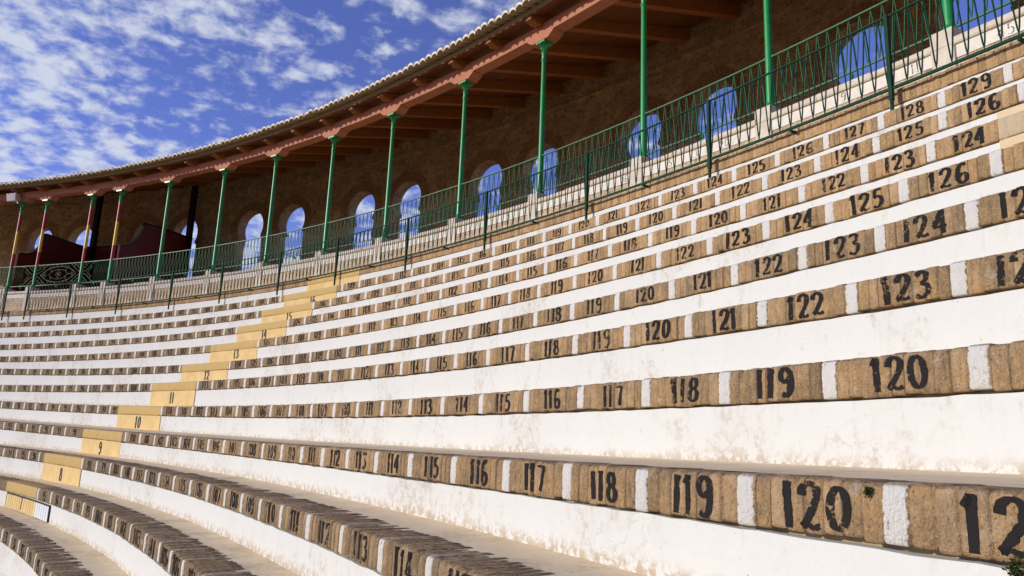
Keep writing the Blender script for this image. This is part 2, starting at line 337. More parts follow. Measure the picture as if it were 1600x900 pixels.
TIERS = {6: {'R': 31.6795, 'z': -1.5185, 'q': [3.6984, -1.0247], 'stair': None, 'first': 91, 'b': [0.321, 0.2996, 0.2771, 0.2542, 0.173, 0.0326], 'left': None},
 7: {'R': 32.1607,
     'z': -1.1515,
     'q': [-0.126, 0.0301],
     'stair': [0.3532, 0.3998],
     'first': 95,
     'b': [0.3514, 0.3313, 0.3128, 0.2972, 0.2832, 0.2688, 0.2528, 0.236, 0.2177, 0.1985, 0.1824, 0.1695, 0.1571],
     'left': None},
 8: {'R': 32.6117,
     'z': -0.7967,
     'q': [0.4274, -0.1945, 0.0134],
     'stair': [0.3523, 0.4047],
     'first': 98,
     'b': [0.3525, 0.333, 0.3151, 0.2999, 0.2854, 0.2707, 0.2554, 0.2388, 0.2215, 0.2041, 0.1884, 0.1748, 0.1612, 0.1463, 0.1301, 0.1135, 0.0973, 0.0818, 0.0666],
     'left': (94, [0.4628, 0.4441, 0.4263, 0.4119])},
 9: {'R': 33.1103,
     'z': -0.4411,
     'q': [1.0907, -0.4497, 0.0129],
     'stair': [0.3588, 0.4075],
     'first': 100,
     'b': [0.3543, 0.3367, 0.3199, 0.305, 0.2913, 0.2767, 0.2618, 0.247, 0.2302, 0.2131, 0.1979, 0.1839, 0.1701, 0.1556, 0.1404, 0.1248, 0.1087, 0.0926, 0.0781, 0.0642, 0.0501, 0.0363, 0.0228],
     'left': (93, [0.5141, 0.4983, 0.4827, 0.4653, 0.4481, 0.4311])},
 10: {'R': 33.7996,
      'z': -0.0586,
      'q': [0.9911, -0.4481, 0.0267],
      'stair': [0.3758, 0.4262],
      'first': 100,
      'b': [0.3758, 0.3586, 0.3421, 0.327, 0.3123, 0.2971, 0.2817, 0.2661, 0.2502, 0.2334, 0.2169, 0.2013, 0.1861, 0.1708, 0.155, 0.1386, 0.122, 0.1053, 0.0893, 0.074, 0.0585, 0.0427],
      'left': (90, [0.574, 0.5593, 0.5452, 0.5306, 0.5155, 0.5001, 0.4841, 0.4672, 0.4513, 0.4363])},
 11: {'R': 34.3444,
      'z': 0.358,
      'q': [0.4961, -0.21, 0.0135],
      'stair': [0.3811, 0.4302],
      'first': 103,
      'b': [0.3795, 0.3636, 0.3473, 0.3315, 0.3172, 0.3035, 0.2887, 0.2732, 0.2576, 0.2406, 0.2242, 0.2088, 0.1936, 0.1788, 0.1634, 0.1468, 0.1296, 0.1135, 0.0978, 0.0824, 0.0675, 0.0537, 0.0403],
      'left': (90, [0.6129, 0.5951, 0.5766, 0.5629, 0.5501, 0.5349, 0.5206, 0.5057, 0.49, 0.4738, 0.4578, 0.4446, 0.4309])},
 12: {'R': 34.8868,
      'z': 0.765,
      'q': [0.9729, -0.5468, 0.0427],
      'stair': [0.3842, 0.434],
      'first': 104,
      'b': [0.383, 0.3672, 0.3513, 0.336, 0.3215, 0.3073, 0.2927, 0.277, 0.261, 0.2449, 0.2282, 0.2126, 0.1979, 0.1826, 0.1668, 0.1516, 0.1357, 0.1188, 0.1026, 0.0879, 0.074, 0.0607, 0.0483],
      'left': (90, [0.6497, 0.6336, 0.6177, 0.6011, 0.5853, 0.5703, 0.5562, 0.5422, 0.5283, 0.5129, 0.4962, 0.4805, 0.465, 0.4504, 0.4361])},
 13: {'R': 35.4067,
      'z': 1.1821,
      'q': [0.4397, -0.2501, 0.0206],
      'stair': [0.3868, 0.4355],
      'first': 106,
      'b': [0.3866, 0.3695, 0.3533, 0.3388, 0.3249, 0.3107, 0.2953, 0.279, 0.2632, 0.2471, 0.2305, 0.2147, 0.2002, 0.1858, 0.1699, 0.1539, 0.1385, 0.1229, 0.1079, 0.0936, 0.0794, 0.0649],
      'left': (90, [0.6711, 0.6561, 0.64, 0.6244, 0.6086, 0.5916, 0.5762, 0.5632, 0.5495, 0.5351, 0.5203, 0.5053, 0.4892, 0.4733, 0.4577, 0.4431])},
 14: {'R': 35.9594,
      'z': 1.603,
      'q': [0.1355, -0.0526, 0.0024],
      'stair': [0.3893, 0.4386],
      'first': 104,
      'b': [0.3879, 0.3725, 0.3569, 0.3417, 0.3269, 0.3114, 0.2957, 0.28, 0.2642, 0.2491, 0.2337, 0.2178, 0.2031, 0.1887, 0.1736, 0.1579, 0.1425, 0.1272, 0.1114, 0.0969, 0.0837, 0.0704],
      'left': (86, [0.7014, 0.6881, 0.6737, 0.6599, 0.6458, 0.6313, 0.6167, 0.6, 0.5841, 0.5713, 0.5571, 0.5432, 0.5283, 0.5137, 0.4986, 0.483, 0.467, 0.4527, 0.4396])},
 15: {'R': 36.4736,
      'z': 2.0207,
      'q': [0.2087, -0.1253, 0.0114],
      'stair': [0.3909, 0.4402],
      'first': 106,
      'b': [0.39, 0.3743, 0.3586, 0.3437, 0.3289, 0.3138, 0.2986, 0.2835, 0.2685, 0.2526, 0.2364, 0.2215, 0.2068, 0.1921, 0.1777, 0.163, 0.1476, 0.1326, 0.1178, 0.1034, 0.0893, 0.0748],
      'left': (86, [0.7349, 0.7199, 0.7049, 0.6917, 0.678, 0.6643, 0.6499, 0.6347, 0.6196, 0.6038, 0.5877, 0.5755, 0.5614, 0.5475, 0.5331, 0.5187, 0.5039, 0.4885, 0.4728, 0.4586, 0.4447])},
 16: {'R': 36.9845,
      'z': 2.4375,
      'q': [0.1478, -0.12, 0.0152],
      'stair': [0.3918, 0.442],
      'first': 109,
      'b': [0.3867, 0.3716, 0.3568, 0.3425, 0.3281, 0.3138, 0.2994, 0.2848, 0.2699, 0.2545, 0.2393, 0.2249, 0.2108, 0.1966, 0.1823, 0.168, 0.1538, 0.1395, 0.1251, 0.1108, 0.0969, 0.0836],
      'left': (88,
               [0.7556, 0.7408, 0.726, 0.7106, 0.6972, 0.6839, 0.6703, 0.6567, 0.6419, 0.6275, 0.6125, 0.5977, 0.5833, 0.5713, 0.5583, 0.5446, 0.5304, 0.5156, 0.5004, 0.4867, 0.472, 0.4581, 0.4458])}}

# ------------------------------------------------------------------ the seating tiers (structure of the stand)
H = .40; D = .5409; BH = .14
def qz(k, th):
    c = TIERS[k]['q'] if k in TIERS else None
    if c is None or k == 6: return np.zeros_like(th)
    return np.polyval(c, np.clip(th, .025, .74))
def Rk(k): return TIERS[k]['R'] if k in TIERS else 33.7697+(k-10)*D-.03*(k > 16)
def zk(k, th):
    th = np.asarray(th, float)
    if k == 17: return np.full_like(th, CAPZ)
    if k in TIERS: return TIERS[k]['z']+qz(k, th)
    return (k-10)*H+.02+np.zeros_like(th)
CAPZ = 2.895
T0, T1 = -.30, 1.12
THC = np.linspace(T0, T1, 640)

def dividers(k):
    'angles of the white bricks, decreasing theta to the right, and the numbered blocks [(number, th_left, th_right)]'
    R = Rk(k); t = TIERS[k]; pit = .533/R
    b = list(t['b'])
    if k == 6: b = [.321-i*.505/R for i in range(12)]
    num = t['first']; blocks = []
    while b[-1] > -.12: b.append(b[-1]-pit*random.uniform(.94, 1.06))
    for i in range(len(b)-1): blocks.append((num+i, b[i], b[i+1]))
    divs = list(b)
    if t['left']:
        f, l = t['left']; l = list(l)
        while l[0] < .78+.02*(k-8): l.insert(0, l[0]+pit*random.uniform(.92, 1.08)); f -= 1
        for i in range(len(l)-1): blocks.append((f+i, l[i], l[i+1]))
        if l[-1]-t['stair'][1] > .010: blocks.append((f+len(l)-1, l[-1], t['stair'][1]))
        divs += l
    elif t['stair']:
        l = [t['stair'][1]]
        while l[-1] < .75: l.append(l[-1]+pit*random.uniform(.92, 1.08))
        divs += l[1:]
    st = t['stair']
    if st: divs = [d for d in divs if not (st[0]+.0006 < d < st[1]-.0006)]
    return sorted(divs), blocks, st

def brick_edge(k, parent, bh=BH, plain=False):
    R = Rk(k); divs, blocks, st = ([], [], TIERS17['stair']) if plain else dividers(k)
    # list of bricks: (th0, th1, kind)
    marks = []
    for d in divs: marks.append((d-.034/R, d+.034/R, 0.0))
    out = []; t = T0
    cuts = sorted(marks)+([(st[0], st[1], .5)] if st else [])
    if k == 14: cuts.append((-.30, .0722, .75))
    cuts = sorted(cuts)
    def fill(a, b, kind=0.0):
        n = max(1, int(round((b-a)*R/.0535))); e = np.linspace(a, b, n+1)
        if n > 1: e[1:-1] += rng.normal(0, .0022/R, n-1)
        for i in range(n): out.append((e[i], e[i+1], kind))
    for a, b, kd in cuts:
        if a < t: a = t
        if b <= a: continue
        if a-t > .012/R: fill(t, a)
        elif a > t: a = t
        if kd in (.5, .75): fill(a, b, kd)
        else: out.append((a, b, kd))
        t = b
    if t < T1: fill(t, T1)
    # cross section (radial offset, height below the top)
    us = np.array([0, .07, .2, .5, .8, .93]); prof_in = np.array([.0034, .0008, .0001, 0, .0001, .0008])
    cols = []; att = []; fth = []; foff = []; wave_b = [0.0]; dv_ = np.array(divs if len(divs) else [9.])
    dirt0 = {6: .95, 7: .85, 8: .66, 9: .36, 10: .42, 11: .36, 12: .50, 13: .05, 14: .02, 15: 0., 16: -.02, 17: .0}[k]
    for (a, b, kd) in out:
        wd = (b-a)*R; big = kd in (.5, .75)
        amp = .35 if big else rng.uniform(.7, 1.6)*(2.0 if k <= 8 else 1.0)
        j0 = rng.normal(0, .0018)*(0.4 if big else 1); jz = rng.normal(0, .0016)*(0.4 if big else 1); jb = abs(rng.normal(0, .0035))+wave_b[0]; wave_b[0] = wave_b[0]*.9+rng.normal(0, .0004); ln = rng.uniform(.236, .264)
        tilt = rng.normal(0, .003); chip = rng.uniform(0, .016) if rng.random() < .22 and not big else 0.0; cs = rng.integers(0, 6)
        jw = (.05+.85*rng.random()**2)*(.45 if k == 17 or big else 1); r1 = rng.random(); th_m = (a+b)/2
        dirt = dirt0+max(0, min(.75, (th_m-.17)*2.3))*(1 if k < 17 else .5)+rng.normal(0, .07)
        for i, u in enumerate(us):
            th = a+(b-a)*u; ins = prof_in[i]*amp+j0+tilt*(u-.5); sag = prof_in[i]*amp*.8
            ck = chip if i == cs else 0
            o = np.array([.034, ins+.004, ins, ins+.001, ins, ins+.0035+ck*.5, ins+.010+ck, ins+.022+ck*.8, .10, .18, ln, ln+.012])
            zz_ = np.array([-bh+jb, -bh+jb+.001+sag, -bh+.010+jb, -bh*.6, -bh*.3, -.012-ck, -.004-ck*.6, 0, .001, .0, -.001, -.016])+jz-np.array([0]*5+[sag]*6+[0])
            cols.append((th, R+o, zz_)); fth.append(th); foff.append(ins)
            att.append((r1, kd, dirt, jw if i in (0, 5) else 0.0))
    th = np.array([c[0] for c in cols]); RR = np.array([c[1] for c in cols]); ZZ = np.array([c[2] for c in cols])+zk(k, th)[:, None]
    G = P(RR, th[:, None], ZZ); nk = G.shape[1]
    A = np.repeat(np.array(att)[:-1], nk-1, axis=0)
    j = np.abs(th[:, None]-dv_[None, :]).argmin(1); wdv = np.clip(np.abs(th-dv_[j])*R, 0, .3)
    o = mesh('brick_edge', G.reshape(-1, 3), gridf(len(th), nk), M_BRICK, parent, None, True, A, None, np.repeat(wdv, nk))
    return blocks, st, (np.array(fth), np.array(foff))

# hand painted numerals as brush strokes in a unit-height box
def cat(pts, n=7):
    p = np.array([pts[0]]+list(pts)+[pts[-1]], float); o = []
    for i in range(1, len(p)-2):
        for t in np.linspace(0, 1, n, endpoint=False):
            o.append(.5*((2*p[i])+(-p[i-1]+p[i+1])*t+(2*p[i-1]-5*p[i]+4*p[i+1]-p[i+2])*t*t+(-p[i-1]+3*p[i]-3*p[i+1]+p[i+2])*t**3))
    o.append(p[-2]); return np.array(o)
def ell(cx_, cy_, rx, ry, n=26): a = np.linspace(0, 2*np.pi, n)+math.pi/2; return np.stack([cx_+rx*np.cos(a), cy_+ry*np.sin(a)], -1)
def seg(a, b, n=10): t = np.linspace(0, 1, n)[:, None]; return np.array(a)*(1-t)+np.array(b)*t
GL = {
 '1': [seg((.13, 0), (.13, 1), 14)],
 '0': [ell(.30, .5, .21, .44)],
 '2': [cat([(.07, .70), (.10, .88), (.27, .97), (.45, .86), (.46, .68), (.36, .47), (.19, .22), (.08, .06)]), cat([(.06, .07), (.22, .11), (.38, .06), (.54, .12)])],
 '3': [cat([(.07, .83), (.24, .96), (.43, .86), (.42, .66), (.23, .54)]), cat([(.23, .54), (.47, .44), (.49, .19), (.28, .03), (.07, .13)])],
 '4': [seg((.38, 0), (.38, 1), 14), seg((.36, .96), (.03, .34), 10), seg((.0, .31), (.55, .31), 8)],
 '5': [seg((.12, .95), (.47, .95), 7), seg((.13, .95), (.12, .56), 7), cat([(.11, .54), (.30, .60), (.48, .46), (.47, .20), (.28, .03), (.07, .12)])],
 '6': [cat([(.45, .87), (.31, .96), (.15, .82), (.08, .5), (.11, .18), (.28, .04), (.46, .17), (.46, .38), (.30, .50), (.13, .38)])],
 '7': [seg((.03, .93), (.50, .93), 8), cat([(.49, .92), (.37, .55), (.24, .02)])],
 '8': [ell(.29, .745, .165, .20), ell(.29, .275, .205, .24)],
 '9': [cat([(.13, .12), (.27, .03), (.43, .17), (.49, .5), (.47, .82), (.30, .96), (.12, .84), (.12, .62), (.28, .50), (.45, .62)])]}
def strokes(text, r, wgt=1.0):
    x = 0; out = []
    for ch in text:
        tl = r.uniform(-.07, .07); dx = r.uniform(-.035, .035); sy = r.uniform(.92, 1.04); flag = ch == '1' and r.random() < .35
        gs = list(GL[ch])
        if flag: gs = gs+[seg((.0, .76), (.13, .97), 5)]
        for g in gs:
            q = g.copy(); q[:, 0] += x+dx+tl*(q[:, 1]-.5); q[:, 1] = .5+(q[:, 1]-.5)*sy; out.append(q)
        x += .47 if ch == '1' else .72
    return out, x-.17
def paint_number(text, parent, surf, th_c, z_c, h, r, name='seat_number', lab=None, wgt=1.0, m=None, squash=1.0):
    'surf(th, z) gives the radius of the painted face'
    st_, wd = strokes(text, r); V = []; Fc = []; n = 0
    for q in st_:
        d = np.gradient(q, axis=0); L = np.maximum(np.linalg.norm(d, axis=1, keepdims=True), 1e-6); d = d/L
        nrm = np.stack([-d[:, 1], d[:, 0]], -1); hw = (.036+.054*np.abs(d[:, 1])**1.3)*wgt*(1+np.array([r.uniform(-.14, .14) for _ in q]))
        rows_ = []
        for e in (-1, -.5, 0, .5, 1):
            p = q+nrm*(hw*e)[:, None]
            u = (p[:, 0]-wd/2)*h*squash; v = (p[:, 1]-.5)*h; R0 = surf(th_c, z_c); th = th_c-u/R0
            z = z_c+v; rows_.append(P(surf(th, z)-.0022, th, z+(zrel(th)-zrel(th_c) if zrel else 0)))
        G = np.stack(rows_, 1); V.append(G.reshape(-1, 3)); Fc.append(gridf(len(q), 5)+n); n += len(q)*5
    o = mesh(name, np.concatenate(V), np.concatenate(Fc), m or M_DIGIT, parent)
    if lab: o['label'] = lab
    return o
zrel = None

for k in range(1, 18):
    R = Rk(k); Rn = Rk(k+1) if k < 17 else 43.6
    if k == 17: nm, ct, lb = 'gallery_kerb', 'kerb', 'plain brick kerb with no numbers, topmost of the stand, carrying the low zigzag railing'
    elif k >= 7: nm, ct = 'seating_tier', 'seating tier'; lb = {7: 'lowest stepped row with a slatted yellow hatch numbered 7', }.get(k, 'white stepped row edged in brick whose yellow stair riser reads %d' % k)
    else: nm, ct = 'seating_tier', 'seating tier'; lb = 'brick edged row at the bottom left corner, just below the slatted hatch' if k == 6 else ('low white stepped row below the hatch, row %d counted up from the arena sand' % k)
    par = thing(nm, lb, ct, at(R, .3, zk(k, .3)), 'stepped seating rows' if k < 17 else None)
    bh = .155 if k == 17 else BH
    zt = zk(k, THC)
    # white riser, slightly behind the brick nose
    zb = (zk(k-1, THC) if k > 1 else zt-.8)-.03
    nv = 6
    vv = np.linspace(0, 1, nv)[None, :]
    topz = zt-bh-.0075+.0012*np.sin(THC*R*23+k)+rng.normal(0, .0012, len(THC))
    Zr = zb[:, None]*(1-vv)+topz[:, None]*vv
    wob = .004*np.sin(THC*R*1.7+k)+.003*np.sin(THC*R*4.1+2*k)
    G = P(R+.010+wob[:, None]*np.ones((1, nv)), THC[:, None], Zr)
    uv = np.stack([np.repeat((THC*R+13*k)[:, None], nv, 1), Zr-(zk(k-1, THC) if k > 1 else zb)[:, None]], -1)
    G = np.concatenate([G, P(R+.05, THC, topz+.001)[:, None, :]], 1); uv = np.concatenate([uv, uv[:, -1:, :]], 1)
    sheet('riser', G, M_PLASTER, par, uv, False)
    mb = MB(); V = np.concatenate([P(np.array([R+.052, R+.052]), t, np.array([a_-.05, a_+bh-.04])) for t, a_ in zip(THC, zt-bh)])
    mesh('mortar_bed', V, [[2*i, 2*i+2, 2*i+3, 2*i+1] for i in range(len(THC)-1)], M_MORTAR, par, None, False)
    # concrete tread
    rise = {9: .022, 8: .01}.get(k, .008)
    rr = np.linspace(R+.17, Rn+.05, 5)[None, :]
    zt2 = zt[:, None]-.006+rise*(rr-R)/(D)*(1 if k < 17 else 0)
    sheet('tread' if k < 17 else 'floor', P(rr+0*THC[:, None], THC[:, None], zt2), M_CONC, par)
    if k < 6:
        mb = MB(); mb.ring(THC, [(R+.03, 0-bh), (R, 0-bh), (R, -.008), (R+.008, 0), (R+.27, 0), (R+.27, -.02)])
        V = np.concatenate(mb.V); V[:, 2] += np.repeat(zt, 6)
        mesh('brick_edge', V, mb.F, M_BRICK, par, None, False, np.tile((.5, 0, .9, 1), (len(mb.F), 1)))
        continue
    blocks, st, (fth, foff) = brick_edge(k, par, bh, k == 17)
    face = lambda th, z, fth=fth, foff=foff, R=R: R+np.interp(th, fth, foff)
    zrel = lambda th, k=k: zk(k, th)
    if st and k >= 8:
        a, b = st; e = .004/R
        if k > 7:
            mb = MB(); tt = np.linspace(a+e, b-e, 12); zz0 = zk(k-1, tt)+.004; zz1 = zk(k, tt)-bh-.002
            V = np.concatenate([P(np.array([R+.022, R+.0015, R+.0015, R+.022]), t, np.array([z0, z0, z1, z1])) for t, z0, z1 in zip(tt, zz0, zz1)])
            Fc = [[i*4+j, i*4+(j+1) % 4, (i+1)*4+(j+1) % 4, (i+1)*4+j] for i in range(11) for j in range(4)]+[[3, 2, 1, 0], [44, 45, 46, 47]]
            mesh('yellow_step', V, Fc, M_YELLOW, par, None, False)
        if k <= 16:
            r = random.Random(k); tc_ = (a+b)/2-(b-a)*.07*(1 if k > 11 else -.0)
            zmid = float(zk(k, tc_))-bh-.115 if k < 12 else float(zk(k, tc_))-bh-.075
            paint_number(str(k), par, lambda th, z, R=R: R+.0015+0*np.asarray(th, float)+.0005, tc_, zmid, .185 if k < 12 else .165, r, 'step_number', 'black number %d on the yellow riser' % k, 1.45, M_BLACKPOST)
    if k <= 16:
        for (num, ta, tb) in blocks:
            wd = (ta-tb)*R
            if abs(wd) < .3: continue
            tc_ = (ta+tb)/2
            lim = {6: .36, 7: .36}.get(k, .80)
            if tc_ > lim or tc_ < -.03 or (k in (6,) and tc_ < .2): continue
            if k == 9 and num > 121: continue
            r = random.Random(k*1000+num)
            off = r.uniform(-.02, .015)*.5-.012
            h = r.uniform(.104, .122); 
            wg = r.uniform(1.0, 1.36)*(1.0 if k > 8 else .9)
            paint_number(str(num), par, face, tc_+off/R, float(zk(k, tc_))-.069+r.uniform(-.004, .004), h, r, 'seat_number', 'black stencilled seat number %d' % num if tc_ < .28 and k > 7 else None, wg)
    zrel = None
    if k == 15 or k == 14:   # beige stair at the right end of the photograph
        th_ = np.linspace(-.12, .0722 if k == 14 else .0795, 16); mb = MB(); V = []
        for t in th_:
            z0 = float(zk(k-1, t))+.004; z1 = float(zk(k, t))-bh-.003
            if k == 15: z1 = min(z1, z0+.26+(.0795-t)*22) if t > .072 else z1
            V.append(P(np.array([R+.02, R+.001, R+.001, R+.02]), t, np.array([z0, z0, z1, z1])))
        n = len(th_); Fc = [[i*4+j, i*4+(j+1) % 4, (i+1)*4+(j+1) % 4, (i+1)*4+j] for i in range(n-1) for j in range(4)]+[[3, 2, 1, 0], [(n-1)*4+j for j in range(4)]]
        mesh('beige_step', np.concatenate(V), Fc, M_BEIGE, par, None, False)
    if k == 7:               # slatted hatch below the yellow brick edge
        ha, hb = .3300, .3965; n = 19
        z0 = float(zk(6, .36))+.01; z1 = float(zk(7, .36))-bh-.012
        hp = MB(); hp.pbox(R-.004, R+.012, ha+.0004, ha+.0007, z0, z1, 0); hp.pbox(R-.004, R+.012, hb-.0006, hb, z0, z1, 0)
        hp.pbox(R-.004, R+.012, ha+.0009, hb-.0009, z1-.007, z1, 0, 6); hp.pbox(R+.002, R+.016, ha, hb, z0, z1-.01, 0, 6); hf = hp.build('hatch', M_BLACKPOST, par)
        for i in range(n):
            a = ha+.0008+(hb-ha-.0016)*(i+.06)/n; b = ha+.0008+(hb-ha-.0016)*(i+.94)/n
            sl = MB(); sl.ring(np.linspace(a, b, 3), [(R+.004, z0+.004), (R-.006, z0+.004), (R-.006, z1-.016), (R+.004, z1-.016)])
            sl.build('slat', M_YELLOW if a > .3505 else painted_white, hf)
        r = random.Random(3)
        paint_number('7', hf, lambda th, z, R=R: R-.0065+0*np.asarray(th, float), .3725, (z0+z1)/2+.01, .17, r, 'step_number', 'black number 7 on the slatted hatch', .9, M_BLACKPOST)

# ------------------------------------------------------------------ ground
gr = MB(); gr.add([(-900, -900, 0), (900, -900, 0), (900, 900, 0), (-900, 900, 0)], [[0, 1, 2, 3]]); g = gr.build('ground', M_SAND); g['kind'] = 'structure'

# ------------------------------------------------------------------ gallery: low wall, columns, railings
LW = thing('low_gallery_wall', 'low pink brick wall with pale coping behind the zigzag railing', 'wall', at(38.7, .3, 2.87))
TG = np.linspace(-.30, 1.16, 240)
mb = MB(); mb.ring(TG, [(38.86, 2.80), (38.585, 2.80), (38.585, 3.53), (38.86, 3.53)]); mb.build('brick_base', M_LOWB, LW)
mb = MB(); mb.ring(TG, [(38.862, 3.532), (38.578, 3.532), (38.578, 3.672), (38.862, 3.672)]); wb = mb.build('white_band', M_BAND, LW)
t = TG[0]
cp = MB()
while t < 1.15:
    wd = rng.uniform(.5, .9)/38.6; jz = rng.normal(0, .006); jr = rng.normal(0, .006); tt = np.linspace(t+.0001, t+wd-.0001, 4)
    cp.ring(tt, [(38.88, 3.674), (38.545+jr, 3.674), (38.535+jr, 3.69), (38.535+jr, 3.735+jz), (38.55+jr, 3.75+jz), (38.88, 3.752+jz)]); t += wd
cp.build('coping', M_STONE, LW)
for i, (tx, th) in enumerate([('45', .1028), ('11', .1258), ('19', .1481), ('20', .1921), ('13', .2051), ('5', .2166), ('06', .2402), ('5', .2812), ('16', .2984), ('5', .3117), ('11', .3349), ('5', .3666)]):
    r = random.Random(i+50); paint_number(tx, LW, lambda th, z: 38.577+0*np.asarray(th, float), th, 3.602, .115, r, 'painted_number', None, .62, M_FADED)

COLS = [-.06, 0.0, .059, .118, .1757, .2335, .295, .354, .4165, .474, .5345, .5915, .6545, .7112, .745, .7985, .828, .862, .925, .985, 1.045]
RC = 38.733
ordn = ['', 'second', 'third', 'fourth', 'fifth', 'sixth', 'seventh', 'eighth', 'ninth', 'tenth']
def column(th, label, flag):
    x, y = RC*math.cos(th), RC*math.sin(th)
    o = thing('iron_column', label, 'column', at(RC, th, 2.87), 'iron columns carrying the gallery roof')
    # stone pedestal set in the wall
    mb = MB(); hw = .115/RC; j = rng.uniform(.045, .055)
    mb.ring(np.linspace(th-hw, th+hw, 3), [(38.90, 2.87), (38.515+j, 2.87), (38.505+j, 3.86), (38.525+j, 3.885), (38.90, 3.885)]); mb.build('pedestal', M_STONE, o)
    zt = 6.83
    zs = [3.885, 4.66, 5.05, 5.75, 6.42]
    def rad(z): return .053-.012*(z-3.9)/2.9
    if not flag:
        mb = MB(); lathe(mb, x, y, [(rad(3.9), 3.99), (rad(5), 5.0), (rad(6.4), 6.47)], 22); mb.build('shaft', M_GREEN, o, True, 40)
    else:
        for (a, b, m_) in ((3.99, 4.62, M_GREEN), (4.62, 5.07, M_RED), (5.07, 5.83, M_YEL2), (5.83, 6.40, M_RED), (6.40, 6.47, M_GREEN)):
            mb = MB(); lathe(mb, x, y, [(rad(a), a), (rad(b), b)], 22); s = mb.build('shaft_band', m_, o, True, 40)
            s['label'] = {M_GREEN.name: 'green painted band of the shaft', M_RED.name: 'red painted band of the shaft', M_YEL2.name: 'yellow painted band of the shaft'}[m_.name]
    mb = MB(); lathe(mb, x, y, [(.085, 3.885), (.088, 3.905), (.075, 3.925), (.060, 3.945), (.068, 3.962), (.062, 3.98), (.0535, 3.992)], 22); mb.build('base', M_GREEN, o, True, 35)
    mb = MB(); lathe(mb, x, y, [(.042, 6.468), (.056, 6.478), (.057, 6.492), (.044, 6.505), (.044, 6.60), (.052, 6.612), (.052, 6.628), (.045, 6.64), (.047, 6.70), (.058, 6.76), (.078, 6.795)], 20)
    hw = .115/RC; mb.pbox(RC-.115, RC+.115, th-hw, th+hw, 6.796, 6.832)
    for s in range(4):
        a = th+s*math.pi/2; d = np.array([math.cos(a), math.sin(a), 0]); c = np.array([x, y, Z0])
        mb.tube([c+d*rr+np.array([0, 0, zz_]) for rr, zz_ in ((.046, 6.66), (.052, 6.71), (.068, 6.755), (.092, 6.775), (.104, 6.765), (.100, 6.75))], [.010, .013, .013, .012, .010, .006], 6)
    mb.build('capital', M_GREEN, o, True, 35)
    return o
greens = [i for i, t in enumerate(COLS) if .1 < t < .7]
for i, th in enumerate(COLS):
    flag = .70 < th < .84
    if flag:
        f = [j for j, t in enumerate(COLS) if .70 < t < .84][::-1].index(i)
        lb = ['red and yellow banded column farthest left, under the floodlight', 'second red and yellow banded column from the left, left of the rosette grille', 'third red and yellow banded column from the left, right of the rosette grille', 'rightmost red and yellow banded column, beside the next all green one'][f]
    elif i in greens:
        f = greens[::-1].index(i)
        lb = ['leftmost all green column, in front of the dark red swan neck screen'][f] if f == 0 else ('rightmost tall green column, cut by the top edge of the picture' if f == len(greens)-1 else '%s all green column from the left along the gallery' % ordn[f])
    else: lb = 'green column of the gallery %s' % ('beyond the floodlight end, number %d past it' % (i-16) if th > .84 else 'outside the right edge, number %d past it' % (3-i))
    column(th, lb, flag)

